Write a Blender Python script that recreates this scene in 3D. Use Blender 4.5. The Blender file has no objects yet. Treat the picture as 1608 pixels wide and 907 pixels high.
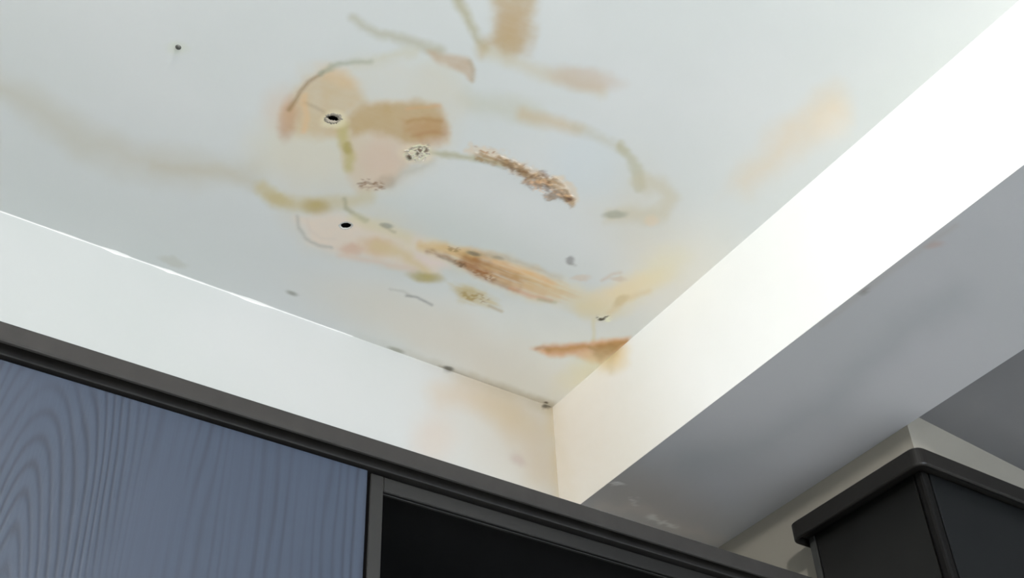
import bpy, bmesh, math, random
import numpy as np
from mathutils import Vector, Matrix

S = bpy.context.scene
COL = S.collection
random.seed(4)

# ------------------------------------------------------------------ camera
CAMZ = 1.6
F = 1919.12                      # focal length in pixels of the 1608 x 907 frame
M = np.array([[0.8346158, -0.54960472, -0.03675755],     # camera right
              [0.3331262, 0.5567689, -0.76094371],       # camera down
              [0.43868372, 0.62285074, 0.64777585]])     # camera forward
cam_data = bpy.data.cameras.new('camera')
cam = bpy.data.objects.new('camera', cam_data)
COL.objects.link(cam)
r, d, f = (Vector(M[i]).normalized() for i in range(3))
cam.matrix_world = Matrix(((r.x, -d.x, -f.x, 0), (r.y, -d.y, -f.y, 0), (r.z, -d.z, -f.z, CAMZ), (0, 0, 0, 1)))
cam_data.sensor_width = 36
cam_data.lens = F * 36 / 1608
cam_data.clip_start = 0.02
S.camera = cam

# ------------------------------------------------------------------ world, lights, exposure
w = bpy.data.worlds.new('sky')
S.world = w
w.use_nodes = True
w.node_tree.nodes['Background'].inputs[0].default_value = (0.62, 0.78, 1.0, 1)
w.node_tree.nodes['Background'].inputs[1].default_value = 1.0
S.view_settings.view_transform = 'Standard'
S.view_settings.look = 'None'
S.view_settings.gamma = 1
S.view_settings.use_curve_mapping = False
S.view_settings.exposure = 0.84

def area_light(name, loc, aim, size, energy, color, spread=180):
    l = bpy.data.lights.new(name, 'AREA')
    l.shape = 'RECTANGLE'
    l.size, l.size_y = size
    l.energy = energy
    l.color = color
    l.spread = math.radians(spread)
    o = bpy.data.objects.new(name, l)
    COL.objects.link(o)
    o.location = loc
    o.rotation_euler = (Vector(aim) - Vector(loc)).to_track_quat('-Z', 'Y').to_euler()
    return o

WX = -2.2                        # the window wall
# daylight coming in through the window opening
area_light('window_daylight', (1.35, -2.48, 1.75), (1.35, 2, 1.75), (1.9, 1.25), 40, (0.82, 0.91, 1.0))
LAMP_STRENGTH = 880.0            # bare bulb of the ceiling lamp, the room's main light (built at the end)
LAMP_AT = (-0.12, -0.66, 2.685)

# ------------------------------------------------------------------ materials
def lin(c):
    c = np.asarray(c, float) / 255
    return np.where(c <= 0.04045, c / 12.92, ((c + 0.055) / 1.055) ** 2.4)

def new_mat(name):
    m = bpy.data.materials.new(name)
    m.use_nodes = True
    return m, m.node_tree.nodes, m.node_tree.links, m.node_tree.nodes['Principled BSDF']

def plain(name, col, rough=0.5, bump=0.0, bscale=60, metallic=0.0, vary=0.0, spec=0.5, coat=0.0):
    m, N, L, b = new_mat(name)
    b.inputs['Base Color'].default_value = (*col, 1)
    b.inputs['Roughness'].default_value = rough
    b.inputs['Metallic'].default_value = metallic
    b.inputs['Specular IOR Level'].default_value = spec
    b.inputs['Coat Weight'].default_value = coat
    tc = N.new('ShaderNodeTexCoord')
    no = N.new('ShaderNodeTexNoise')
    no.inputs['Scale'].default_value = bscale
    no.inputs['Detail'].default_value = 5
    L.new(tc.outputs['Object'], no.inputs['Vector'])
    if vary:
        r = N.new('ShaderNodeValToRGB')
        r.color_ramp.elements[0].color = (*[c * (1 - vary) for c in col], 1)
        r.color_ramp.elements[1].color = (*[min(1, c * (1 + vary)) for c in col], 1)
        r.color_ramp.elements[0].position = .3
        r.color_ramp.elements[1].position = .7
        L.new(no.outputs['Fac'], r.inputs[0])
        L.new(r.outputs[0], b.inputs['Base Color'])
    if bump:
        bp = N.new('ShaderNodeBump')
        bp.inputs['Strength'].default_value = bump
        bp.inputs['Distance'].default_value = 0.002
        L.new(no.outputs['Fac'], bp.inputs['Height'])
        L.new(bp.outputs[0], b.inputs['Normal'])
    return m

def paint_mat(name, rough=0.85):
    """wall paint whose dirt, water stains and painted light and shade come from a colour attribute of the mesh"""
    m, N, L, b = new_mat(name)
    a = N.new('ShaderNodeAttribute')
    a.attribute_name = 'paint'
    tc = N.new('ShaderNodeTexCoord')
    n1 = N.new('ShaderNodeTexNoise')
    n1.inputs['Scale'].default_value = 3.2
    n1.inputs['Detail'].default_value = 4
    L.new(tc.outputs['Object'], n1.inputs['Vector'])
    rp = N.new('ShaderNodeValToRGB')
    rp.color_ramp.elements[0].position = .35
    rp.color_ramp.elements[0].color = (0.955, 0.965, 0.96, 1)
    rp.color_ramp.elements[1].position = .65
    rp.color_ramp.elements[1].color = (1, 0.995, 1.0, 1)
    L.new(n1.outputs['Fac'], rp.inputs[0])
    mx = N.new('ShaderNodeMix')
    mx.data_type = 'RGBA'
    mx.blend_type = 'MULTIPLY'
    mx.inputs['Factor'].default_value = 1
    L.new(a.outputs['Color'], mx.inputs['A'])
    L.new(rp.outputs[0], mx.inputs['B'])
    L.new(mx.outputs['Result'], b.inputs['Base Color'])
    b.inputs['Roughness'].default_value = rough
    b.inputs['Specular IOR Level'].default_value = 0.25
    n2 = N.new('ShaderNodeTexNoise')
    n2.inputs['Scale'].default_value = 14
    n2.inputs['Detail'].default_value = 3
    L.new(tc.outputs['Object'], n2.inputs['Vector'])
    bp = N.new('ShaderNodeBump')
    bp.inputs['Strength'].default_value = 0.12
    bp.inputs['Distance'].default_value = 0.004
    L.new(n2.outputs['Fac'], bp.inputs['Height'])
    L.new(bp.outputs[0], b.inputs['Normal'])
    return m

def veneer_mat():
    """blue-grey open-pored ash veneer: straight pores, one cathedral figure"""
    m, N, L, b = new_mat('blue_grey_ash_veneer')
    tc = N.new('ShaderNodeTexCoord')
    sp = N.new('ShaderNodeSeparateXYZ')
    L.new(tc.outputs['Object'], sp.inputs[0])
    def mth(op, a, bb=None, c=None):
        n = N.new('ShaderNodeMath')
        n.operation = op
        for i, v in enumerate((a, bb, c)):
            if v is None: continue
            if isinstance(v, (int, float)): n.inputs[i].default_value = v
            else: L.new(v, n.inputs[i])
        return n.outputs[0]
    x, z = sp.outputs['X'], mth('SUBTRACT', sp.outputs['Z'], 2.32)
    mp = N.new('ShaderNodeMapping')
    mp.inputs['Scale'].default_value = (9, 1, 1.6)
    L.new(tc.outputs['Object'], mp.inputs[0])
    nz = N.new('ShaderNodeTexNoise')
    nz.inputs['Scale'].default_value = 1.3
    nz.inputs['Detail'].default_value = 2
    L.new(mp.outputs[0], nz.inputs['Vector'])
    wob = mth('SUBTRACT', nz.outputs['Fac'], 0.5)
    dx = mth('SUBTRACT', x, 0.182)
    r_ = mth('SQRT', mth('ADD', mth('MULTIPLY', dx, dx), 0.00006))
    near = mth('SMOOTH_MIN', mth('MULTIPLY', r_, 9.0), 1.0, 0.2)       # 0 on the figure's axis
    up = mth('MULTIPLY', mth('SUBTRACT', 1.0, near), 1.0)
    u = mth('ADD', mth('MULTIPLY', r_, 75.0), mth('MULTIPLY', mth('MULTIPLY', z, 24.0), up))
    u = mth('ADD', u, mth('MULTIPLY', wob, 5.0))
    rings = mth('MULTIPLY_ADD', mth('SINE', mth('MULTIPLY', u, 7.0)), 0.5, 0.5)
    rings = mth('POWER', rings, 2.2)
    # patches of strong and faint figure
    mp3 = N.new('ShaderNodeMapping')
    mp3.inputs['Scale'].default_value = (14, 1, 3)
    L.new(tc.outputs['Object'], mp3.inputs[0])
    n3 = N.new('ShaderNodeTexNoise')
    n3.inputs['Scale'].default_value = 1.0
    n3.inputs['Detail'].default_value = 1
    L.new(mp3.outputs[0], n3.inputs['Vector'])
    st = mth('MULTIPLY', mth('SUBTRACT', n3.outputs['Fac'], 0.36), 4.0)
    st = mth('MINIMUM', mth('MAXIMUM', st, 0.05), 1.0)
    rings = mth('MULTIPLY', rings, st)
    # fine pores
    mp2 = N.new('ShaderNodeMapping')
    mp2.inputs['Scale'].default_value = (420, 1, 9)
    L.new(tc.outputs['Object'], mp2.inputs[0])
    n2 = N.new('ShaderNodeTexNoise')
    n2.inputs['Scale'].default_value = 1.0
    n2.inputs['Detail'].default_value = 3
    L.new(mp2.outputs[0], n2.inputs['Vector'])
    t = mth('ADD', mth('MULTIPLY', rings, 0.62), mth('MULTIPLY', n2.outputs['Fac'], 0.30))
    rp = N.new('ShaderNodeValToRGB')
    rp.color_ramp.elements[0].position = 0.10
    rp.color_ramp.elements[0].color = (*VEN[0], 1)
    rp.color_ramp.elements[1].position = 0.85
    rp.color_ramp.elements[1].color = (*VEN[1], 1)
    L.new(t, rp.inputs[0])
    L.new(rp.outputs[0], b.inputs['Base Color'])
    b.inputs['Roughness'].default_value = 0.5
    b.inputs['Specular IOR Level'].default_value = 0.3
    bp = N.new('ShaderNodeBump')
    bp.invert = True
    bp.inputs['Strength'].default_value = 0.25
    bp.inputs['Distance'].default_value = 0.001
    L.new(t, bp.inputs['Height'])
    L.new(bp.outputs[0], b.inputs['Normal'])
    return m

VEN = ((0.031, 0.042, 0.066), (0.0165, 0.0225, 0.0365))
MAT_PAINT = paint_mat('stained_ceiling_paint')
MAT_VENEER = veneer_mat()
MAT_CROWN = plain('charcoal_moulding', (0.0260, 0.0240, 0.0225), 0.6, 0.3, 40, vary=0.12, spec=.2)
MAT_CARC = plain('charcoal_board', (0.030, 0.030, 0.034), 0.6, vary=0.1)
MAT_FRAME = plain('bronze_anodised_frame', (0.0085, 0.0080, 0.0074), 0.45, metallic=0.2, bscale=90, vary=0.05)
MAT_BLACK = plain('black_lacquer', (0.006, 0.006, 0.0055), 0.3, bscale=8, vary=0.25, spec=0.2)
MAT_BLACK2 = plain('black_lacquer_cornice', (0.011, 0.010, 0.009), 0.36, bscale=12, vary=0.15, spec=.25)
MAT_CHAR = plain('charcoal_lacquer', (0.0075, 0.0082, 0.0086), 0.35, bscale=8, vary=0.1, spec=.25)
MAT_DARKIN = plain('dark_interior', (0.006, 0.006, 0.0065), 0.8, spec=.2)
MAT_HOLE = plain('dark_hole_lining', (0.008, 0.007, 0.006), 0.95, 0.4, 300)
MAT_CHIP = plain('chipped_plaster', (0.60, 0.54, 0.46), 0.95, 0.6, 500, vary=0.15)
MAT_SCREW = plain('dull_screw_steel', (0.12, 0.12, 0.11), 0.5, metallic=0.7)
MAT_FLOOR = plain('pale_floor_tile', (0.72, 0.71, 0.69), 0.45, 0.1, 6, vary=0.08)
MAT_WALL = plain('white_wall_paint', (0.78, 0.78, 0.76), 0.85, 0.1, 14, vary=0.015)
MAT_ALU = plain('white_window_aluminium', (0.7, 0.7, 0.7), 0.4)
MAT_STRIP = plain('glint_and_lip_metal', (0.05, 0.05, 0.048), 0.4, metallic=0.6)
def emit_mat():
    m, N, L, b = new_mat('lit_tube')
    b.inputs['Base Color'].default_value = (.9, .9, .9, 1)
    b.inputs['Emission Color'].default_value = (1, .985, .945, 1)
    b.inputs['Emission Strength'].default_value = LAMP_STRENGTH
    return m
MAT_TUBE = emit_mat()
def glass_mat(name, col, rough, alpha_dark):
    m, N, L, b = new_mat(name)
    b.inputs['Base Color'].default_value = (*col, 1)
    b.inputs['Roughness'].default_value = rough
    b.inputs['Transmission Weight'].default_value = alpha_dark
    b.inputs['IOR'].default_value = 1.4
    return m
MAT_CLEAR = glass_mat('clear_window_glass', (0.95, 0.97, 0.97), 0.0, 1.0)

# ------------------------------------------------------------------ mesh helpers
def link(name, bm, mats, parent=None, smooth=False, **props):
    me = bpy.data.meshes.new(name)
    bm.normal_update()
    bm.to_mesh(me)
    bm.free()
    for m in (mats if isinstance(mats, (list, tuple)) else [mats]):
        me.materials.append(m)
    if smooth:
        for p in me.polygons: p.use_smooth = True
    o = bpy.data.objects.new(name, me)
    COL.objects.link(o)
    if parent: o.parent = parent
    for k, v in props.items(): o[k] = v
    return o

def empty(name, loc, label, category, group=None):
    o = bpy.data.objects.new(name, None)
    COL.objects.link(o)
    o.location = loc
    o.empty_display_size = 0.05
    o['label'] = label
    o['category'] = category
    if group: o['group'] = group
    return o

def place(o, parent):
    """parent without moving: child geometry was authored in world coordinates"""
    o.parent = parent
    o.location = -Vector(parent.location)

def box(bm, lo, hi, bev=0.0, seg=2):
    r = bmesh.ops.create_cube(bm, size=1)
    vs = r['verts']
    for v in vs:
        v.co = Vector([lo[i] + (v.co[i] + .5) * (hi[i] - lo[i]) for i in range(3)])
    if bev:
        es = list({e for v in vs for e in v.link_edges})
        bmesh.ops.bevel(bm, geom=es, offset=bev, segments=seg, affect='EDGES', profile=0.5)
    return bm

def prism(bm, poly, z0, z1):
    a = [bm.verts.new((x, y, z0)) for x, y in poly]
    b = [bm.verts.new((x, y, z1)) for x, y in poly]
    n = len(poly)
    bm.faces.new(a[::-1]); bm.faces.new(b)
    for i in range(n):
        bm.faces.new((a[i], a[(i + 1) % n], b[(i + 1) % n], b[i]))
    bmesh.ops.recalc_face_normals(bm, faces=bm.faces[:])
    return bm

def sweep(bm, path, profile, closed_ends=True):
    """path: (x, y, nx, ny) with outward normal; profile: closed loop of (offset, z)"""
    rows = []
    for x, y, nx, ny in path:
        rows.append([bm.verts.new((x + nx * o_, y + ny * o_, z)) for o_, z in profile])
    n = len(profile)
    for a, b in zip(rows, rows[1:]):
        for i in range(n):
            bm.faces.new((a[i], a[(i + 1) % n], b[(i + 1) % n], b[i]))
    bm.faces.new(rows[0]); bm.faces.new(rows[-1][::-1])
    bmesh.ops.recalc_face_normals(bm, faces=bm.faces[:])
    return bm

# ------------------------------------------------------------------ stain chart
# Water stains and some light and shade are drawn once, on a flat chart fixed to each plaster surface (a homography of
# the surface's own plane), and baked into the surface's albedo.
def chart(P):
    d = (np.asarray(P, float) - [0, 0, CAMZ]) @ M.T
    return d[:, 0] / d[:, 2] * F + 804, d[:, 1] / d[:, 2] * F + 453.5

def unchart_z(x, y, z):
    d = M.T @ np.array([x - 804, y - 453.5, F])
    return d * (z - CAMZ) / d[2] + [0, 0, CAMZ]

def hsh(ix, iy, seed):
    h = (ix.astype(np.int64) * 374761393 + iy.astype(np.int64) * 668265263 + seed * 1442695041) & 0xffffffff
    h = ((h ^ (h >> 13)) * 1274126177) & 0xffffffff
    return ((h ^ (h >> 16)) & 0xffff) / 65535.0

def vn(x, y, seed):
    ix, iy = np.floor(x), np.floor(y)
    fx, fy = x - ix, y - iy
    fx = fx * fx * (3 - 2 * fx); fy = fy * fy * (3 - 2 * fy)
    a, b = hsh(ix, iy, seed), hsh(ix + 1, iy, seed)
    c, d = hsh(ix, iy + 1, seed), hsh(ix + 1, iy + 1, seed)
    return (a * (1 - fx) + b * fx) * (1 - fy) + (c * (1 - fx) + d * fx) * fy

def fbm(x, y, seed, octs=3):
    s = 0; a = .5; t = 0
    for i in range(octs):
        s = s + a * vn(x * 2 ** i, y * 2 ** i, seed + i * 17); t += a; a *= .5
    return s / t

def sstep(a, b, x):
    t = np.clip((x - a) / (b - a), 0, 1)
    return t * t * (3 - 2 * t)

class Painter:
    def __init__(s, P, ref=(192, 198, 199), base=(0.80, 0.805, 0.80)):
        s.x, s.y = chart(P)
        s.ref = lin(ref); s.base = np.array(base)
        s.col = np.tile(s.base, (len(s.x), 1))
        s.h = np.zeros(len(s.x))          # relief, metres out of the surface
        s.k = 0
    def _sel(s, pts, m):
        pts = np.asarray(pts, float)
        lo, hi = pts.min(0) - m, pts.max(0) + m
        return np.nonzero((s.x > lo[0]) & (s.x < hi[0]) & (s.y > lo[1]) & (s.y < hi[1]))[0]
    def _warp(s, i, amt, sc):
        s.k += 1
        x, y = s.x[i], s.y[i]
        if not amt: return x, y
        return (x + amt * (fbm(x / sc, y / sc, s.k * 31, 4) - .5) * 3.6, y + amt * (fbm(x / sc + 9, y / sc + 5, s.k * 57, 4) - .5) * 3.0)
    def _mix(s, i, c, a):
        t = np.clip((lin(c) * [0.99, 1.0, 0.985] / s.ref) ** 1.22 * s.base, 0, 1)
        s.col[i] = s.col[i] * (1 - a[:, None]) + t * a[:, None]
    def _dist(s, pts, x, y, closed):
        pts = np.asarray(pts, float); n = len(pts)
        best = np.full(x.shape, 1e9); T = np.zeros(x.shape)
        inside = np.zeros(x.shape, bool)
        seglen = np.hypot(*np.diff(pts[:, :2], axis=0).T); tot = seglen.sum(); acc = 0
        for j in range(n if closed else n - 1):
            ax, ay = pts[j][:2]; bx, by = pts[(j + 1) % n][:2]
            vx, vy = bx - ax, by - ay
            q = vx * vx + vy * vy + 1e-9
            t = np.clip(((x - ax) * vx + (y - ay) * vy) / q, 0, 1)
            dd = np.hypot(x - ax - t * vx, y - ay - t * vy)
            m = dd < best
            best = np.where(m, dd, best)
            if closed:
                c = (ay > y) != (by > y)
                xi = ax + (y - ay) / (by - ay + 1e-12) * (bx - ax)
                inside ^= c & (x < xi)
            else:
                T = np.where(m, (acc + t * seglen[j]) / tot, T); acc += seglen[j]
        return (np.where(inside, -best, best), T)
    def mottle(s, i, amt, sc=9):
        if not amt: return 1
        x, y = s.x[i], s.y[i]
        iso = fbm(x / sc, y / sc, s.k * 13 + 7, 4)
        st = fbm((x * .94 + y * .34) / 45, (-x * .34 + y * .94) / 3.6, s.k * 23 + 3, 3)
        return np.clip(1 - amt * (iso * .9 + sstep(.42, .72, st) * (.75 if amt > .42 else .12)), 0, 1)
    def poly(s, pts, c, a, soft=6, warp=4, sc=22, mot=.25, rim=None, rimw=4, msc=16):
        soft *= 1.35; mot += .15
        i = s._sel(pts, soft * 2 + warp * 3 + 6)
        if not len(i): return
        x, y = s._warp(i, warp, sc)
        sd, _ = s._dist(pts, x, y, True)
        s._mix(i, c, a * (1 - sstep(-soft, soft, sd)) * s.mottle(i, mot, msc))
        if rim: s._mix(i, rim[0], rim[1] * np.exp(-((sd + rimw * .6) / rimw) ** 2))
    def line(s, pts, c, a, w=6, soft=None, warp=3, sc=18, mot=.25, w1=None, a1=None, rough=0, relief=0, msc=9):
        """w -> w1 full width, a -> a1 opacity from the first point to the last"""
        soft = (w * .45 if soft is None else soft) * 1.2
        w1 = w if w1 is None else w1; a1 = a if a1 is None else a1
        i = s._sel(pts, max(w, w1) + soft * 2 + warp * 3 + 6)
        if not len(i): return
        x, y = s._warp(i, warp, sc)
        dd, T = s._dist(pts, x, y, False)
        W = (w + (w1 - w) * T) / 2
        if rough: W = W * (1 + rough * 2.6 * (fbm(s.x[i] / 9, s.y[i] / 9, s.k * 7, 2) - .5))
        m = 1 - sstep(-soft, soft, dd - W)
        s._mix(i, c, np.clip((a + (a1 - a) * T), 0, 1) * m * s.mottle(i, mot, msc))
        if relief: s.h[i] += relief * m * fbm(s.x[i] / 4, s.y[i] / 4, s.k * 3, 2)
    def blob(s, cx, cy, rx, ry, c, a, rot=0, soft=.5, warp=3, sc=16, mot=.15, msc=9):
        R_ = max(rx, ry)
        i = s._sel([(cx - R_, cy - R_), (cx + R_, cy + R_)], R_ * soft + warp * 3)
        if not len(i): return
        x, y = s._warp(i, warp, sc)
        cr, sr = math.cos(math.radians(rot)), math.sin(math.radians(rot))
        u = ((x - cx) * cr + (y - cy) * sr) / rx; v = (-(x - cx) * sr + (y - cy) * cr) / ry
        s._mix(i, c, a * (1 - sstep(1 - soft, 1 + soft, np.hypot(u, v))) * s.mottle(i, mot, msc))
    def specks(s, cx, cy, rx, ry, c, a, dens=.5, sc=4.0, rot=0, relief=0):
        i = s._sel([(cx - rx, cy - rx), (cx + rx, cy + rx)], 4)
        if not len(i): return
        s.k += 1
        x, y = s.x[i], s.y[i]
        cr, sr = math.cos(math.radians(rot)), math.sin(math.radians(rot))
        u = ((x - cx) * cr + (y - cy) * sr) / rx; v = (-(x - cx) * sr + (y - cy) * cr) / ry
        n = fbm((x * cr + y * sr) / sc / 1.5, (-x * sr + y * cr) / sc, s.k * 91, 2)
        m = (1 - sstep(.7, 1.05, np.hypot(u, v))) * sstep(1 - dens - .05, 1 - dens + .05, n)
        s._mix(i, c, a * m)
        if relief: s.h[i] += relief * m

def paint_ceiling(p):
    L, B, G, Y = p.line, p.blob, p.poly, p.specks
    # very faint old tide marks
    L([(-80, 90), (30, 150), (120, 215), (200, 250), (300, 268), (390, 272)], (183, 182, 172), .55, 44, 22, 10, 60, 0)
    L([(240, 262), (340, 268), (400, 290)], (180, 176, 160), .35, 16, 9, 4)
    B(480, 238, 80, 48, (198, 196, 184), .65, 10, .6, 8, 40, 0)
    B(640, 120, 60, 30, (192, 200, 204), .5, 0, .6)
    B(700, 380, 210, 60, (183, 190, 188), .35, 18, .6, 8, 60, 0)
    B(690, 130, 40, 40, (190, 190, 180), .4, 0, .6)
    # warm zone round corner and beam; brightness and bounced light put into the colour
    B(860, 590, 260, 90, (252, 232, 212), .9, 18, .7, 10, 60, 0)
    B(1060, 430, 90, 60, (210, 206, 198), .5, -35, .8, 8, 60, 0)
    B(660, 510, 160, 40, (200, 196, 186), .5, 20, .7, 8, 60, 0)
    B(1000, 350, 60, 90, (192, 190, 180), .45, -30, .8, 10, 60, 0)
    # big pale stain by the beam
    L([(1305, 165), (1260, 205), (1215, 245), (1170, 290)], (198, 186, 164), .60, 54, 22, 8, 40, .2, w1=44, a1=.45)
    B(1310, 190, 26, 34, (206, 198, 186), .4, 30, .6)
    # top streaks
    L([(715, -60), (720, 0), (738, 38), (764, 76)], (168, 166, 142), .8, 20, 7, 4, 30, .1, w1=8, a1=.8)
    G([(775, 8), (800, -60), (845, -50), (842, 40), (826, 84), (800, 92), (775, 76), (757, 84), (752, 74), (776, 50)], (174, 158, 126), .85, 10, 6, 30, .25)
    B(802, 42, 22, 34, (172, 150, 112), .5, 5, .6)
    L([(760, 80), (810, 100), (860, 118), (940, 140)], (186, 180, 158), .45, 22, 10, 5, 30, .1)
    B(918, 124, 52, 19, (184, 172, 158), .62, 6, .5, 5, 30, .1)
    L([(552, 28), (590, 54), (640, 64), (690, 82)], (172, 173, 160), .75, 10, 7, 4, 26, .1, w1=18)
    L([(560, 98), (610, 92), (650, 80)], (186, 184, 164), .5, 14, 8, 4)
    G([(672, 80), (700, 84), (738, 92), (745, 104), (743, 128), (728, 116), (702, 106), (684, 96)], (178, 160, 136), .85, 5, 3, 20, .2)
    L([(738, 96), (744, 110), (742, 126)], (160, 146, 120), .5, 6, 3, 1)
    # pale ring to the right
    L([(740, 160), (790, 168), (835, 178)], (182, 184, 172), .5, 34, 14, 6, 30, .1)
    L([(820, 180), (860, 190), (910, 203)], (186, 176, 154), .75, 22, 9, 4, 30, .15, w1=16)
    L([(905, 200), (945, 216), (975, 236)], (178, 176, 160), .6, 15, 7, 4)
    L([(975, 232), (992, 250), (1000, 272), (1004, 290)], (166, 164, 134), .75, 15, 5, 4, 20, .2, w1=20, a1=.5)
    L([(1004, 285), (1040, 292), (1052, 312), (1036, 334), (1000, 338), (960, 340)], (184, 180, 162), .55, 24, 9, 5, 26, .1)
    B(966, 337, 19, 6, (152, 156, 144), .75, -4, .5, 2)
    B(1024, 346, 12, 8, (200, 188, 170), .5)
    B(925, 262, 60, 46, (188, 197, 203), .6, 30, .6, 5, 40, 0)
    # wide pale wash under the main stains
    G([(440, 200), (470, 110), (560, 90), (700, 100), (740, 160), (715, 240), (650, 290), (600, 320), (700, 380), (720, 430), (600, 420), (470, 390), (430, 320)],
      (196, 194, 186), .55, 16, 8, 50, .2)
    # left tan lobe
    G([(452, 208), (444, 178), (458, 150), (482, 126), (508, 112), (540, 118), (565, 140), (572, 160), (552, 176), (536, 212), (500, 216), (470, 212)],
      (188, 171, 138), .82, 10, 6, 26, .25)
    B(452, 186, 14, 30, (168, 130, 96), .60, 8, .6, 3)
    B(440, 170, 26, 30, (200, 180, 160), .35, 20, .8)
    B(530, 120, 34, 14, (200, 180, 150), .45, 25, .7)
    L([(454, 172), (466, 152), (484, 130), (506, 113)], (146, 122, 88), .7, 6, 3, 1.5, 14, .1, w1=5)
    L([(504, 114), (530, 101), (556, 96), (582, 97)], (158, 164, 150), .85, 7, 4, 2, 14, .1, w1=6, a1=.6)
    L([(480, 160), (505, 172), (512, 180)], (140, 122, 92), .35, 4, 3, 2)
    L([(478, 150), (480, 180), (476, 205)], (205, 175, 135), .5, 8, 4, 3)
    # main tan lobe
    G([(536, 186), (560, 166), (596, 160), (652, 157), (690, 164), (698, 182), (706, 204), (706, 224), (682, 232), (656, 236), (640, 252), (628, 276), (600, 298), (572, 304), (552, 292), (540, 262), (530, 224)],
      (193, 183, 168), .85, 6, 4, 20, .2)
    G([(540, 186), (566, 166), (600, 160), (652, 158), (690, 165), (698, 184), (700, 216), (660, 226), (620, 222), (580, 206), (550, 214)],
      (176, 157, 120), .90, 8, 5, 22, .15)
    G([(636, 190), (690, 186), (700, 205), (690, 224), (660, 222), (640, 206)], (172, 140, 106), .62, 9, 5, 12, .25)
    L([(640, 170), (668, 168), (690, 166)], (196, 164, 130), .5, 5, 3, 2)
    L([(640, 192), (665, 186), (692, 190)], (166, 134, 96), .5, 6, 3, 2)
    L([(650, 212), (680, 206), (700, 210)], (164, 126, 92), .4, 5, 3, 2)
    L([(536, 196), (540, 222), (550, 246), (548, 262)], (174, 168, 108), .70, 16, 6, 3, 20, .2)
    B(547, 232, 8, 9, (158, 146, 88), .6)
    B(600, 250, 34, 34, (196, 176, 164), .5, 0, .7)
    L([(612, 292), (634, 270), (664, 262), (676, 252)], (172, 172, 164), .55, 12, 7, 3, w1=8)
    L([(562, 290), (574, 286), (590, 289), (603, 296)], (130, 106, 84), .8, 2.6, 1.4, 2, 8, .3)
    L([(566, 295), (578, 294), (592, 292)], (146, 118, 90), .6, 2.4, 1.4, 2, 8, .3)
    B(606, 285, 16, 9, (166, 154, 138), .45)
    Y(582, 290, 26, 10, (140, 112, 88), .7, .42, 3.0, 8)
    # lower-left band
    L([(412, 296), (432, 312), (462, 320), (500, 322), (545, 318), (580, 310)], (184, 176, 142), .85, 22, 8, 4, 24, .2, w1=18, a1=.5)
    B(497, 324, 20, 12, (170, 156, 104), .75, 10, .6, 2)
    B(436, 312, 20, 8, (180, 170, 128), .55, 22, .6)
    G([(466, 342), (530, 334), (600, 352), (680, 378), (700, 398), (690, 434), (640, 420), (580, 404), (520, 392), (486, 378)],
      (206, 196, 186), .85, 9, 4, 30, .1)
    L([(466, 340), (468, 358), (480, 374), (500, 384), (520, 389)], (166, 167, 162), .8, 4, 3, 1.5, 14, .2)
    L([(482, 344), (486, 362), (502, 374), (526, 376)], (196, 190, 184), .6, 4, 3, 1.5)
    L([(541, 312), (543, 326), (556, 336), (576, 346)], (158, 158, 134), .75, 6, 3, 1.5, 10, .2, w1=8)
    L([(556, 344), (600, 356), (640, 374)], (196, 192, 166), .6, 18, 8, 3)
    B(607, 354, 9, 4, (140, 144, 136), .75, 10, .5, 1)
    L([(598, 352), (620, 364)], (164, 160, 140), .6, 4, 2, 1)
    B(552, 390, 18, 9, (190, 164, 146), .65, 10, .6)
    B(592, 386, 24, 13, (194, 174, 146), .75, 10, .6)
    L([(590, 385), (630, 396), (655, 410), (672, 430)], (196, 184, 152), .8, 16, 7, 3, 20, .2)
    B(668, 435, 25, 8, (166, 158, 106), .85, 8, .6, 2)
    L([(536, 400), (590, 412), (650, 424)], (198, 180, 166), .5, 10, 6, 3)
    G([(655, 398), (700, 410), (705, 422), (668, 416), (650, 406)], (206, 196, 196), .7, 5, 2)
    # main brown band
    G([(640, 384), (680, 380), (740, 392), (790, 402), (835, 418), (868, 436), (920, 454), (970, 446), (1030, 428), (1050, 436), (1020, 466), (972, 494), (935, 504), (900, 490), (868, 476), (820, 464), (770, 446), (720, 418), (690, 404)],
      (204, 199, 182), .75, 10, 5, 26, .25)
    L([(660, 386), (700, 390), (745, 402)], (196, 176, 132), .85, 12, 6, 3, 14, .3, w1=18)
    G([(690, 392), (740, 394), (790, 404), (838, 422), (880, 442), (905, 462), (880, 474), (840, 466), (790, 450), (735, 424), (700, 404)],
      (194, 168, 124), .85, 7, 4, 18, .45)
    G([(715, 398), (748, 398), (790, 412), (815, 428), (820, 448), (790, 446), (750, 432), (722, 414)], (172, 130, 80), .65, 7, 4, 14, .55)
    L([(672, 394), (700, 402), (735, 422), (775, 442), (812, 456)], (142, 96, 50), .80, 6, 4, 2, 10, .45, w1=7, a1=.45)
    L([(728, 404), (760, 414), (792, 428), (830, 440)], (148, 104, 58), .65, 6, 4, 2.5, 10, .5, w1=4, a1=.3)
    L([(722, 410), (752, 424), (784, 434), (820, 446)], (140, 92, 44), .65, 6, 4, 2.5, 10, .5, w1=4, a1=.3)
    B(748, 414, 20, 9, (146, 100, 50), .60, 24, .8, 4, 10, .4)
    L([(800, 452), (835, 464), (866, 472)], (192, 140, 98), .6, 5, 4, 1.5, w1=4)
    L([(845, 469), (872, 474)], (164, 160, 126), .6, 4, 3, 1)
    L([(735, 396), (790, 403), (840, 420), (880, 438)], (158, 148, 126), .55, 6, 5, 2, 12, .3, a1=.3)
    L([(780, 412), (830, 428), (870, 448)], (210, 180, 138), .5, 7, 6, 2)
    L([(800, 428), (850, 446), (900, 462)], (186, 164, 122), .5, 4, 3, 2, a1=.2)
    B(744, 398, 10, 3, (122, 116, 104), .8, 12, .5, 1)
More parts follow.
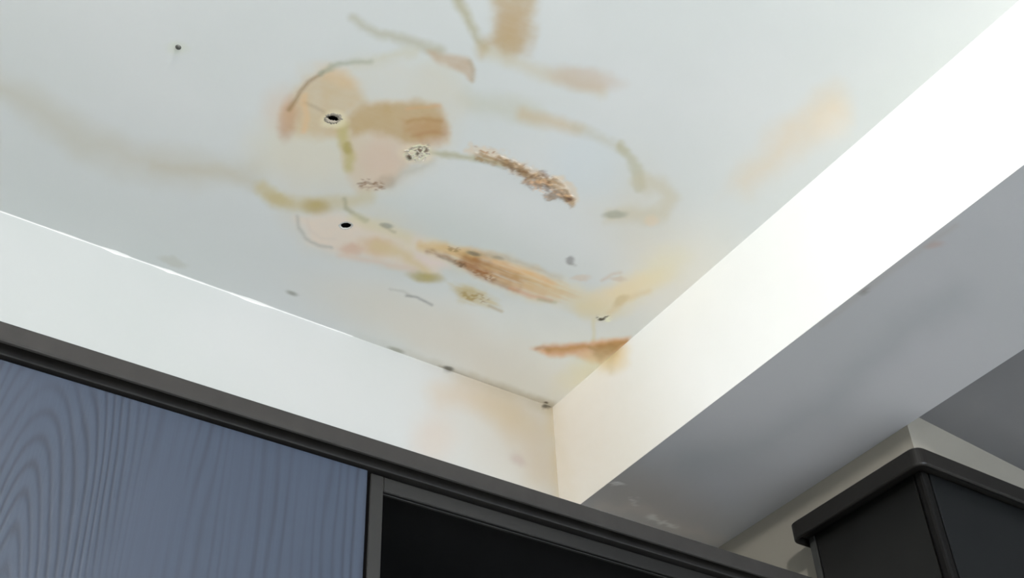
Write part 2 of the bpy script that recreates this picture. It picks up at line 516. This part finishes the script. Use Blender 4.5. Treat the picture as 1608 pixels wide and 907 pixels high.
    B(782, 405, 9, 2.6, (146, 140, 128), .6, 14, .6, 1)
    L([(690, 403), (712, 411), (722, 416)], (116, 92, 66), .6, 3, 2, 1, 8, .4)
    Y(722, 414, 12, 6, (110, 90, 68), .6, .48, 2.6, 20, -.0004)
    Y(712, 391, 13, 5, (144, 116, 82), .55, .48, 2.6, 10)
    Y(760, 431, 24, 8, (136, 90, 48), .55, .5, 2.6, 22, -.0004)
    L([(872, 452), (905, 462), (945, 478), (990, 455)], (200, 195, 174), .4, 20, 9, 4)
    B(932, 486, 34, 14, (200, 194, 168), .6, 8, .6, 3)
    B(985, 452, 56, 16, (208, 196, 168), .6, -22, .7, 4)
    B(912, 436, 12, 4, (190, 176, 162), .5)
    L([(946, 440), (962, 430), (974, 428)], (186, 174, 160), .6, 4, 3, 1)
    B(970, 438, 12, 4, (186, 174, 160), .55, 5)
    B(975, 472, 12, 6, (186, 174, 140), .7, -30)
    L([(955, 490), (985, 470), (1020, 455)], (196, 184, 154), .6, 7, 5, 2)
    B(1040, 420, 40, 24, (204, 200, 176), .5, -30, .8)
    # small marks
    B(895, 409, 6, 6, (146, 148, 150), .85, 0, .5, 2, 6)
    L([(890, 412), (904, 416)], (150, 152, 150), .5, 3, 2, 1)
    Y(946, 497, 11, 6, (76, 72, 56), .95, .5, 3.4, -20, -.001)
    Y(955, 501, 6, 5, (232, 226, 196), .7, .5, 3.0)
    L([(932, 502), (932, 536)], (196, 194, 172), .7, 4, 3, 1)
    # lone olive patch
    G([(706, 446), (735, 448), (766, 456), (786, 478), (790, 488), (756, 478), (722, 470)], (188, 178, 140), .80, 6, 4, 14, .35)
    B(738, 462, 20, 8, (176, 162, 108), .6, 14, .6)
    Y(746, 466, 26, 9, (158, 136, 86), .6, .45, 3.6, 14)
    L([(768, 480), (788, 488)], (170, 162, 142), .7, 4, 2, 1)
    L([(612, 454), (634, 458), (646, 465)], (176, 178, 174), .6, 3, 2, 1)
    L([(638, 464), (656, 467), (678, 478)], (142, 144, 142), .8, 3.2, 2, 1)
    B(459, 460, 9, 3, (140, 144, 138), .75, 18, .6, 1)
    B(280, 76, 16, 10, (190, 196, 186), .5)
    # orange-brown run at the beam
    G([(836, 548), (856, 541), (905, 540), (950, 533), (988, 530), (985, 541), (965, 556), (945, 572), (928, 568), (905, 560), (860, 558)], (200, 160, 110), .80, 5, 2.5, 14, .15)
    L([(862, 550), (900, 546), (935, 543), (984, 535)], (178, 136, 82), .75, 10, 5, 2, 14, .15, w1=6)
    G([(926, 546), (958, 538), (984, 536), (966, 552), (944, 566), (932, 560)], (150, 112, 46), .85, 5, 2, 10, .2)
    L([(842, 547), (852, 545), (862, 549)], (176, 146, 116), .7, 5, 3, 1)
    B(925, 580, 50, 20, (220, 206, 180), .6, -30, .8)
    # mould line along the wall joint
    L([(536, 518), (620, 549), (700, 578), (780, 607), (866, 638)], (168, 162, 142), .0, 9, 6, 2, 14, .2, w1=13, a1=.75)
    L([(690, 576), (760, 602), (800, 618)], (150, 144, 130), .6, 5, 3, 1.5)
    B(704, 578, 8, 3.5, (96, 96, 88), .85, 16, .5, 1)
    B(622, 549, 12, 3.5, (150, 152, 142), .8, 16, .6, 1)
    Y(858, 634, 10, 4, (100, 90, 74), .9, .5, 3.4, 16)
    B(270, 410, 22, 6, (178, 180, 174), .5, 20)
    # brown flaking crust
    L([(676, 238), (705, 243), (745, 249), (790, 256)], (168, 168, 144), .8, 7, 4, 2, 14, .15, w1=10)
    L([(742, 236), (766, 240), (790, 250), (822, 266), (850, 278), (874, 286), (892, 298), (900, 312)], (198, 186, 168), .75, 19, 5, 4, 8, .4, w1=19, rough=.4)
    L([(750, 246), (785, 252), (815, 266), (845, 280), (872, 288), (888, 300), (897, 313)], (158, 134, 98), .90, 12, 3, 3, 7, .5, w1=15, rough=.6, relief=-.0010, msc=5)
    L([(778, 250), (810, 262), (838, 276), (866, 292)], (122, 98, 68), .75, 7, 3, 3, 6, .6, w1=9, rough=.9, relief=-.0008, msc=4)
    L([(826, 284), (848, 292)], (154, 126, 96), .9, 10, 3, 3, 6, .4, rough=.6, relief=-.001, msc=4)
    L([(864, 308), (886, 308)], (136, 112, 82), .9, 15, 3, 3, 6, .4, rough=.6, relief=-.001, msc=4)
    B(894, 312, 5, 4, (104, 78, 66), .85, 0, .5, 1)
    Y(765, 238, 24, 9, (160, 130, 100), .75, .42, 3.6, 20)
    Y(840, 280, 50, 20, (120, 90, 62), .55, .36, 3.8, 25)
    Y(860, 296, 44, 16, (206, 178, 148), .45, .38, 3.8, 25)
    # curled white flakes
    B(655, 241, 26, 14, (212, 200, 184), .7, 5, .5, 3, 8)
    Y(655, 240, 24, 14, (226, 214, 196), .8, .52, 3.0, -20)
    Y(656, 238, 22, 12, (104, 86, 72), .85, .46, 2.8, -25, 0)
    B(642, 248, 5, 3, (84, 70, 58), .8, 20, .5, 1)
    # plaster halo of the big ragged hole
    B(525, 188, 18, 12, (218, 205, 186), .8, 0, .5, 3)

def paint_wall(p):
    L, B, G, Y = p.line, p.blob, p.poly, p.specks
    B(860, 700, 150, 110, (220, 214, 202), .7, 30, .8, 10, 60, 0)  # broad warm falloff of light towards the corner, put into the colour
    L([(730, 600), (780, 630), (830, 690), (850, 740)], (216, 202, 180), .55, 44, 20, 8, 40, .2)
    L([(690, 620), (740, 625), (800, 650)], (222, 204, 180), .5, 34, 16, 6, 40, .2, a1=.3)
    B(680, 690, 30, 36, (226, 208, 192), .45, 20, .8)
    B(812, 722, 14, 8, (206, 190, 184), .6, 30, .7)
    B(802, 650, 50, 22, (216, 204, 178), .5, 30, .8)
    L([(866, 640), (874, 700), (884, 790)], (222, 208, 176), .6, 22, 12, 5, 30, .1)
    L([(640, 560), (740, 596), (866, 642)], (206, 194, 168), .0, 12, 7, 3, 16, .2, w1=14, a1=.6)
    Y(860, 638, 10, 5, (90, 84, 70), .8, .5, 3.2)
    B(704, 581, 7, 3, (110, 108, 100), .6, 16, .5, 1)

def paint_beam(p):
    L, B, G, Y = p.line, p.blob, p.poly, p.specks
    B(960, 560, 24, 20, (238, 216, 162), .85, -30, .7, 3)
    B(960, 553, 14, 9, (206, 178, 110), .65, -35, .7, 2)
    L([(955, 565), (960, 582)], (218, 204, 160), .55, 10, 6, 3)
    L([(872, 646), (886, 720), (898, 790)], (232, 224, 200), .5, 18, 12, 5)
    B(900, 740, 150, 150, (236, 226, 212), .8, 0, .8)  # beam dims and warms towards the corner: light falloff painted in

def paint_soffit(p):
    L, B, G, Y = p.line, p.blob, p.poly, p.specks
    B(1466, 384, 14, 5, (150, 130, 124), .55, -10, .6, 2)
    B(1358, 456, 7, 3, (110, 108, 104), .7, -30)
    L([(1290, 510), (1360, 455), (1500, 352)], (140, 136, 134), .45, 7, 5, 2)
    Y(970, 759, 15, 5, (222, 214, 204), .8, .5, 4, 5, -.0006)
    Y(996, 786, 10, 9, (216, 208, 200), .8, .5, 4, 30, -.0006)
    B(1010, 800, 120, 60, (140, 133, 124), .6, 25, .8, 8, 60, 0)  # brownish shade close to the cabinet, painted into the soffit
    L([(940, 796), (1010, 800), (1060, 824), (1130, 850)], (168, 160, 152), .35, 14, 9, 5)  # pale rim of reflected light along the moulding, painted on
    L([(1090, 720), (1180, 700), (1300, 640), (1420, 520), (1500, 470)], (136, 140, 144), .45, 50, 26, 10, 60, 0)  # darker diagonal band: soft shading put into the colour
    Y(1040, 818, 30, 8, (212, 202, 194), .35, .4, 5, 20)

# ------------------------------------------------------------------ painted plaster slabs
def lines1d(segs):
    out = []
    for a, b, st in segs:
        n = max(1, int(round((b - a) / st)))
        out += list(np.linspace(a, b, n + 1)[:-1])
    return np.array(out + [segs[-1][1]])

def slab(name, us, vs, fn, back, painter=None, ref=(192, 198, 199), base=(0.80, 0.805, 0.80), holes=(), mats=None, **props):
    """fn(u, v) -> world points of the visible face; back: vector to the hidden face"""
    U, V = np.meshgrid(us, vs, indexing='ij')
    P = fn(U.ravel(), V.ravel())
    p = Painter(P, ref, base)
    if painter: painter(p)
    nrm = -np.array(back, float) / np.linalg.norm(back)
    Pd = P - nrm * p.h[:, None]
    nu, nv = len(us), len(vs)
    idx = np.arange(nu * nv).reshape(nu, nv)
    quads = np.stack([idx[:-1, :-1], idx[1:, :-1], idx[1:, 1:], idx[:-1, 1:]], -1).reshape(-1, 4)
    cen = P[quads].mean(1)
    keep = np.ones(len(quads), bool)
    for hc, hr in holes:
        keep &= np.linalg.norm(cen - hc, axis=1) > hr
    quads = quads[keep]
    nn = np.cross(P[quads[0][1]] - P[quads[0][0]], P[quads[0][3]] - P[quads[0][0]])
    if nn @ nrm < 0: quads = quads[:, ::-1]
    # hidden body: border ring and back face
    ring = list(idx[:, 0]) + list(idx[-1, 1:]) + list(idx[-2::-1, -1]) + list(idx[0, -2:0:-1])
    rp = P[ring] + np.array(back)
    base_i = len(P)
    verts = np.vstack([Pd, rp])
    n = len(ring)
    faces = quads.tolist()
    for i in range(n):
        j = (i + 1) % n
        faces.append([int(ring[i]), int(ring[j]), base_i + j, base_i + i])
    faces.append([base_i + i for i in range(n)])
    me = bpy.data.meshes.new(name)
    me.from_pydata(verts.tolist(), [], faces)
    at = me.color_attributes.new('paint', 'FLOAT_COLOR', 'POINT')
    c = np.ones((len(verts), 4), np.float32)
    c[:, :3] = p.base
    c[:len(P), :3] = p.col
    at.data.foreach_set('color', c.ravel())
    me.materials.append(MAT_PAINT)
    me.update()
    o = bpy.data.objects.new(name, me)
    COL.objects.link(o)
    o['kind'] = 'structure'
    for k, v in props.items(): o[k] = v
    return o

ZC, ZS, ZA = 2.8, 2.5823, 2.61          # ceiling, beam soffit, ceiling beyond the beam
YW = 1.3787                              # cabinet wall
X0, X1 = 1.044, 1.3285                    # beam faces
YB = -2.5                                # wall behind the camera

HOLES = {k: unchart_z(*k, ZC) for k in ((523, 186), (543, 354), (280, 74))}
ceiling = slab('ceiling',
     lines1d([(WX, -0.1, .3), (-0.1, .25, .006), (.25, X0, .0024)]),
     lines1d([(YB, .3, .3), (.3, .62, .006), (.62, YW, .0024)]),
     lambda u, v: np.stack([u, v, np.full_like(u, ZC)], 1), (0, 0, .1), paint_ceiling,
     base=(0.805, 0.822, 0.812),
     holes=((HOLES[(523, 186)], .0085), (HOLES[(543, 354)], .0078)),
     label='recessed white ceiling panel with brown water stains and flaking paint')

wall_left = slab('wall_left',
     lines1d([(WX, 0.0, .3), (0.0, X0, .005), (X0, 3.4, .4)]),
     lines1d([(0, 2.3, .3), (2.3, ZC + .1, .005)]),
     lambda u, v: np.stack([u, np.full_like(u, YW), v], 1), (0, .1, 0), paint_wall,
     ref=(222, 226, 224), base=(0.478, 0.488, 0.482),
     label='white wall above the dark cabinets, peach damp marks near the corner')

def beam_obj():
    o = slab('trim_1',
        lines1d([(YB, .3, .3), (.3, YW, .004)]), lines1d([(ZS, ZC + .1, .004)]),
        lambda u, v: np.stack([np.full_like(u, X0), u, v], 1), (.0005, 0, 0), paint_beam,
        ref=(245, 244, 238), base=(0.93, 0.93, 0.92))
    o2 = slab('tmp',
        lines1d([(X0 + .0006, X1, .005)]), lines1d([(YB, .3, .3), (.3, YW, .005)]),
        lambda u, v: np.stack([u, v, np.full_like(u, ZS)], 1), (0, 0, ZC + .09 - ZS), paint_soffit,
        ref=(150, 153, 156), base=(0.505, 0.505, 0.52))  # underside base darker than the side face: part of its shade is colour
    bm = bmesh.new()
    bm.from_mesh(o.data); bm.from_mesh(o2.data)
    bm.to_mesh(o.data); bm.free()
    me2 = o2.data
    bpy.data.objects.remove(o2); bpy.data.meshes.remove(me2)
    o['label'] = 'wide white plaster beam with bright side face and grey shaded underside'
    return o
beam = beam_obj()

# wall below / beyond the beam: full-height block by the corner and the bulkhead over the black cabinet
def yc(x): return .902 + (x - 1.372) * (0.920 - 0.902) / (1.627 - 1.372) + .004
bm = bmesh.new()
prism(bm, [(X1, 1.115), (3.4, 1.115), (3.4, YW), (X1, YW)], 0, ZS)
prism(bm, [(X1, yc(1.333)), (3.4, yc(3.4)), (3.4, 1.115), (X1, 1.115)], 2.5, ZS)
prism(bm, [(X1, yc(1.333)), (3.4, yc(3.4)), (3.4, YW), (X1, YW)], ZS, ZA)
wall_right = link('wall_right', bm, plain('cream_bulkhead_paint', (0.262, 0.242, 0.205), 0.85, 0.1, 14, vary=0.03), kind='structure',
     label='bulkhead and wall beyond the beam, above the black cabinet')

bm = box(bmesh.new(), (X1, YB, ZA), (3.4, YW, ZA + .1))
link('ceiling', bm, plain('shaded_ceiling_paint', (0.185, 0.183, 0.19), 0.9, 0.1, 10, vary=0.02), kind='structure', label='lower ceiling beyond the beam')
bm = box(bmesh.new(), (WX - .1, YB - .1, -.1), (3.5, YW + .1, 0))
link('floor', bm, MAT_FLOOR, kind='structure')
bm = box(bmesh.new(), (WX - .1, YB, 0), (WX, YW, ZC + .1))
link('wall_front', bm, MAT_WALL, kind='structure')
bm = box(bmesh.new(), (3.4, YB, 0), (3.5, YW, ZC))
link('wall_far', bm, MAT_WALL, kind='structure')
# window wall behind the camera, with its opening
WA, WB, WZ0, WZ1 = 0.4, 2.3, 1.1, 2.4
bm = bmesh.new()
box(bm, (WX - .1, YB - .1, 0), (WA, YB, ZC + .1)); box(bm, (WB, YB - .1, 0), (3.5, YB, ZC + .1))
box(bm, (WA, YB - .1, 0), (WB, YB, WZ0)); box(bm, (WA, YB - .1, WZ1), (WB, YB, ZC + .1))
link('wall_back', bm, MAT_WALL, kind='structure')
bm = bmesh.new()
for a, b in (((WA, WZ0), (WA + .05, WZ1)), ((WB - .05, WZ0), (WB, WZ1)), ((1.325, WZ0), (1.375, WZ1)),
             ((WA + .05, WZ0), (WB - .05, WZ0 + .05)), ((WA + .05, WZ1 - .05), (WB - .05, WZ1))):
    box(bm, (a[0], YB - .08, a[1]), (b[0], YB - .04, b[1]), .003, 1)
win = link('window_1', bm, MAT_ALU, kind='structure')
bm = box(bmesh.new(), (WA + .05, YB - .064, WZ0 + .05), (WB - .05, YB - .058, WZ1 - .05))
link('pane', bm, MAT_CLEAR, win)

# ------------------------------------------------------------------ ceiling details
def ragged_ring(bm, c, r0, r1, drop, n=40, seed=1, jag=.3, ax=1.0, ay=1.0, ayi=None):
    rnd = random.Random(seed)
    prof = [(r0, 0.0012), (r0 * 1.02, -drop * .6), ((r0 + r1) / 2, -drop), (r1, 0.0004)]
    js = [[1 + rnd.uniform(-jag, jag) * .6 for _ in range(n)] for _ in prof]
    rows = []
    for k, (r_, z) in enumerate(prof):
        row = []
        for i in range(n):
            a = 2 * math.pi * i / n
            rr = r_ * (js[0][i] if k < 2 else js[k][i])
            yy = ayi if ayi and k < 2 else ay
            row.append(bm.verts.new((c[0] + math.cos(a + .3) * rr * ax, c[1] + math.sin(a) * rr * yy, c[2] + z)))
        rows.append(row)
    for a, b in zip(rows, rows[1:]):
        for i in range(n):
            bm.faces.new((a[i], a[(i + 1) % n], b[(i + 1) % n], b[i]))
    return bm

def cup(bm, c, r, depth, n=24):
    t = [bm.verts.new((c[0] + math.cos(2 * math.pi * i / n) * r, c[1] + math.sin(2 * math.pi * i / n) * r, c[2] + .0005)) for i in range(n)]
    b = [bm.verts.new((v.co.x, v.co.y, c[2] + depth)) for v in t]
    for i in range(n): bm.faces.new((t[i], t[(i + 1) % n], b[(i + 1) % n], b[i]))
    bm.faces.new(b)
    return bm

c = HOLES[(523, 186)]
h1 = link('drilled_hole', cup(bmesh.new(), c, .0105, .045), MAT_HOLE, ceiling, label='ragged dark hole in the tan stain')
link('chipped_rim', ragged_ring(bmesh.new(), c, .0078, .0112, .0003, 44, 3, .35, 1.0, 1.0, .56), plain('stained_chipped_plaster', (0.42, 0.37, 0.30), 0.95, 0.6, 500, vary=0.15), h1, True)
c = HOLES[(543, 354)]
h2 = link('drilled_hole', cup(bmesh.new(), c, .0098, .05), MAT_HOLE, ceiling, label='clean round black hole')
link('chipped_rim', ragged_ring(bmesh.new(), c, .0066, .0106, .00015, 40, 5, .12), plain('hole_edge_plaster', (.62, .60, .56), .9), h2, True)
c = HOLES[(280, 74)]
bm = bmesh.new()

prof = [(0.0001, -.0022), (.0022, -.0020), (.0034, -.0008), (.0036, 0)]
rows = [[bm.verts.new((c[0] + math.cos(i * math.pi / 8) * r_, c[1] + math.sin(i * math.pi / 8) * r_, c[2] + z)) for i in range(16)] for r_, z in prof]
for a, b in zip(rows, rows[1:]):
    for i in range(16): bm.faces.new((a[i], a[(i + 1) % 16], b[(i + 1) % 16], b[i]))
link('screw_head', bm, MAT_SCREW, ceiling, True, label='small dark screw head')

def curl_flakes():
    """small curled chips of paint hanging from the ceiling at the flaking patch"""
    out = []
    rnd = random.Random(11)
    for k, (px, py) in enumerate(((641, 236), (648, 233), (655, 236), (663, 233), (670, 240), (649, 244), (659, 245), (668, 247), (643, 242), (673, 234), (652, 250), (663, 240))):
        c = unchart_z(px, py, ZC)
        bm = bmesh.new()
        a = rnd.uniform(0, 6.28); ln = rnd.uniform(.004, .008); wd = rnd.uniform(.0010, .0020)
        rows = []
        for i in range(5):
            t = i / 4
            row = []
            for s in (-1, 1):
                u, v = (t - .2) * ln, s * wd * (1 - .5 * t) * rnd.uniform(.7, 1.1)
                z = -.0007 - .0016 * t * t
                row.append((c[0] + math.cos(a) * u - math.sin(a) * v, c[1] + math.sin(a) * u + math.cos(a) * v, c[2] + z))
            rows.append(row)
        lo = [[bm.verts.new(p) for p in r_] for r_ in rows]
        up = [[bm.verts.new((p[0], p[1], p[2] + .0005)) for p in r_] for r_ in rows]
        for i in range(4):
            bm.faces.new((lo[i][0], lo[i][1], lo[i + 1][1], lo[i + 1][0]))
            bm.faces.new((up[i][1], up[i][0], up[i + 1][0], up[i + 1][1]))
            bm.faces.new((lo[i][0], lo[i + 1][0], up[i + 1][0], up[i][0]))
            bm.faces.new((lo[i + 1][1], lo[i][1], up[i][1], up[i + 1][1]))
        bm.faces.new((lo[0][0], up[0][0], up[0][1], lo[0][1]))
        bm.faces.new((lo[4][1], up[4][1], up[4][0], lo[4][0]))
        bmesh.ops.recalc_face_normals(bm, faces=bm.faces[:])
        link('paint_flake', bm, MAT_CHIP, ceiling)
curl_flakes()

# uneven bead of filler where the wall meets the ceiling
def filler():
    bm = bmesh.new()
    rnd = np.random.default_rng(5)
    n = 260
    xs = np.linspace(-.3, .66, n)
    rr = .0006 + .0028 * np.clip(fbm(xs * 28, xs * 0 + 3, 5, 3) - .42, 0, 1) * np.clip((.66 - xs) * 12, 0, 1.6)
    rows = []
    for x, r_ in zip(xs, rr):
        rows.append([bm.verts.new((x, YW + .0003, ZC - 2.2 * r_ - .0005)), bm.verts.new((x, YW - r_ * .55, ZC - r_ * .9)), bm.verts.new((x, YW - 1.7 * r_ - .0005, ZC + .0003)),
                     bm.verts.new((x, YW + .0003, ZC + .0003))])
    for a, b in zip(rows, rows[1:]):
        for i in range(4): bm.faces.new((a[i], a[(i + 1) % 4], b[(i + 1) % 4], b[i]))
    bm.faces.new(rows[0]); bm.faces.new(rows[-1][::-1])
    bmesh.ops.recalc_face_normals(bm, faces=bm.faces[:])
    link('trim_2', bm, plain('wall_filler', (.77, .77, .755), .9), kind='structure', label='uneven bead of filler along the wall and ceiling joint')
filler()

# ------------------------------------------------------------------ wall cabinets on the left
YD = 1.043            # door plane
ZT = 2.36             # cabinet top
def part(name, lo, hi, mat, root, bev=0.0, **k):
    o = link(name, box(bmesh.new(), lo, hi, bev), mat, None, **k)
    if root: place(o, root)
    return o

cab = empty('wall_cabinet', (0, YW, 1.5), 'wall cabinet with blue-grey wood-grain doors under the charcoal moulding', 'cabinet')
cx0, cx1, cz0 = -.55, .5290, 1.50
cz1 = 2.3345
def carcass(root, x0, x1, mat):
    bm = bmesh.new(); t = .018; y0 = YD + .019
    box(bm, (x0, y0, cz0), (x0 + t, YW - .001, cz1)); box(bm, (x1 - t, y0, cz0), (x1, YW - .001, cz1))
    box(bm, (x0 + t, y0, cz0), (x1 - t, YW - .001, cz0 + t)); box(bm, (x0 + t, y0, cz1 - t), (x1 - t, YW - .001, cz1))
    box(bm, (x0 + t, YW - .009, cz0 + t), (x1 - t, YW - .001, cz1 - t))
    o = link('body', bm, mat); place(o, root)
carcass(cab, cx0, cx1, MAT_CARC)
for a, b in ((cx0 + .001, -.022), (-.019, .5278)):
    part('door', (a, YD, cz0 + .002), (b, YD + .0185, 2.3305), MAT_VENEER, cab, .0012)

gc = empty('open_cabinet', (.53, YW, 1.5), 'open-fronted wall cabinet, black inside, with a narrow bronze-grey front frame', 'cabinet')
gx0, gx1 = .5300, 1.24
carcass(gc, gx0, gx1, MAT_DARKIN)
part('shelf', (gx0 + .019, YD + .04, 1.98), (gx1 - .019, YW - .010, 1.998), MAT_CARC, gc)
bm = bmesh.new()
dx0, dx1, dz0, dz1, fw = .5318, 1.238, cz0 + .002, 2.3285, .0165
box(bm, (dx0, YD, dz0), (dx0 + fw, YD + .018, dz1), .001, 1); box(bm, (dx1 - fw, YD, dz0), (dx1, YD + .018, dz1), .001, 1)
ft = .0185
box(bm, (dx0 + fw, YD + .0004, dz1 - ft), (dx1 - fw, YD + .008, dz1), .001, 1); box(bm, (dx0 + fw, YD + .0004, dz0), (dx1 - fw, YD + .018, dz0 + ft), .001, 1)
door = link('front_frame', bm, MAT_FRAME, label='narrow bronze-grey front frame'); place(door, gc)
def sub(name, lo, hi, mat, par, **k):
    o = link(name, box(bmesh.new(), lo, hi), mat, par, **k)
    return o
bm = box(bmesh.new(), (dx0 + fw, YD + .0050, dz1 - ft - .0012), (dx1 - fw, YD + .0078, dz1 - ft))
link('frame_lip', bm, MAT_STRIP, door)

# continuous moulding over both cabinets
cr = empty('crown_moulding', (.3, YD, ZT), 'long charcoal moulding running along the top of the wall cabinets', 'moulding')

yf = 1.0235

# section in the (y, z) plane, going round
sec = [(YW - .001, 2.3350), (1.0420, 2.3350), (1.0415, 2.3365), (1.0415, 2.3500), (1.0290, 2.3500), (1.0285, 2.3392), (1.0278, 2.3380), (1.0262, 2.3372), (1.0244, 2.3380), (1.0236, 2.3398),
       (1.0236, 2.3585), (1.0250, 2.3600), (YW - .001, 2.3600)]
bm = bmesh.new()
rows = [[bm.verts.new((x, y, z)) for y, z in sec] for x in (-.57, .35, 1.243)]
for a, b in zip(rows, rows[1:]):
    for i in range(len(sec)): bm.faces.new((a[i], a[(i + 1) % len(sec)], b[(i + 1) % len(sec)], b[i]))
bm.faces.new(rows[0]); bm.faces.new(rows[-1][::-1])
bmesh.ops.recalc_face_normals(bm, faces=bm.faces[:])
o = link('moulding_body', bm, MAT_CROWN); place(o, cr)

# ------------------------------------------------------------------ black tall cabinet beyond the beam
tc = empty('tall_cabinet', (1.6, 1.0, 0), 'glossy black tall cabinet with rounded cornice under the bulkhead', 'cabinet')
bx0, by0, bx1, by1 = 1.2885, .8765, 1.98, 1.094
part('body', (bx0 + .003, by0 + .003, .0), (bx1 - .003, by1, 2.4790), MAT_BLACK, tc, .0)
part('corner_post', (bx0 - .001, by0 - .001, .0), (bx0 + .015, by0 + .013, 2.4790), plain('matt_black_post', (0.0045, 0.0042, 0.004), 0.6, spec=.12), tc, .004)
part('side_panel', (bx0, by0 + .0145, .02), (bx0 + .0029, by1 - .012, 2.4788), MAT_BLACK, tc, .0008)
part('door', (bx0 + .0170, by0 - .0005, .06), (bx0 + .34, by0 + .0029, 2.4788), MAT_CHAR, tc, .0008, label='charcoal front door')
part('door', (bx0 + .343, by0 - .0005, .06), (bx1 - .004, by0 + .0029, 2.4788), MAT_CHAR, tc, .0008, label='charcoal front door')
part('glint_strip', (bx0 - .001, by1 - .010, .02), (bx0 + .0025, by1 + .001, 2.478), MAT_STRIP, tc, .0006, label='thin strip standing in for a glint on the panel edge')  # added strip that stands in for a glint at the panel's end
# cornice: outline offset with rounded corners, moulded section
ox0, oy0, oy1 = 1.263, .855, 1.110
def rounded_path():
    pts = []
    r_ = .016
    pts.append((ox0 + .05, oy1, 0, 1))
    def arc(cx, cy, a0, a1, n=8):
        for i in range(n + 1):
            a = math.radians(a0 + (a1 - a0) * i / n)
            pts.append((cx + math.cos(a) * r_, cy + math.sin(a) * r_, math.cos(a), math.sin(a)))
    arc(ox0 + r_, oy1 - r_, 90, 180)
    arc(ox0 + r_, oy0 + r_, 180, 270)
    pts.append((bx1 + .012, oy0, 0, -1))
    return pts
bm = bmesh.new()
secc = [(-.020, 2.4995), (-.0015, 2.4995), (0, 2.4980), (0, 2.4750), (-.0008, 2.4732), (-.0025, 2.4722), (-.0045, 2.4724), (-.0060, 2.4735), (-.0065, 2.4750), (-.0065, 2.4830), (-.0200, 2.4830)]
secc = [(o_, z) for o_, z in secc]
sweep(bm, rounded_path(), secc)
cor = link('cornice', bm, MAT_BLACK2, None, False); place(cor, tc)
bm = box(bmesh.new(), (ox0 + .010, oy0 + .010, 2.4800), (bx1, oy1 - .010, 2.4990))
o = link('top_panel', bm, MAT_BLACK2); place(o, tc)

# ------------------------------------------------------------------ bare bulb on the ceiling, out of the frame
lx, ly, lz = LAMP_AT
lamp = empty('ceiling_lamp', (lx, ly, ZC), 'small bare-bulb ceiling lamp with a white round base', 'lamp')
bm = bmesh.new()
bmesh.ops.create_cone(bm, cap_ends=True, segments=40, radius1=.030, radius2=.050, depth=.016, matrix=Matrix.Translation((lx, ly, ZC - .0085)))
o = link('base', bm, MAT_ALU); place(o, lamp)
bm = bmesh.new()
bmesh.ops.create_uvsphere(bm, u_segments=32, v_segments=20, radius=.040, matrix=Matrix.Translation((lx, ly, lz)))
o = link('bulb', bm, MAT_TUBE, None, True); place(o, lamp)
bm = bmesh.new()
bmesh.ops.create_cone(bm, cap_ends=True, segments=24, radius1=.016, radius2=.018, depth=.085, matrix=Matrix.Translation((lx, ly, ZC - .058)))
o = link('socket', bm, MAT_ALU); place(o, lamp)

S.cycles.use_denoising = True
S.cycles.max_bounces = 10
S.cycles.diffuse_bounces = 6
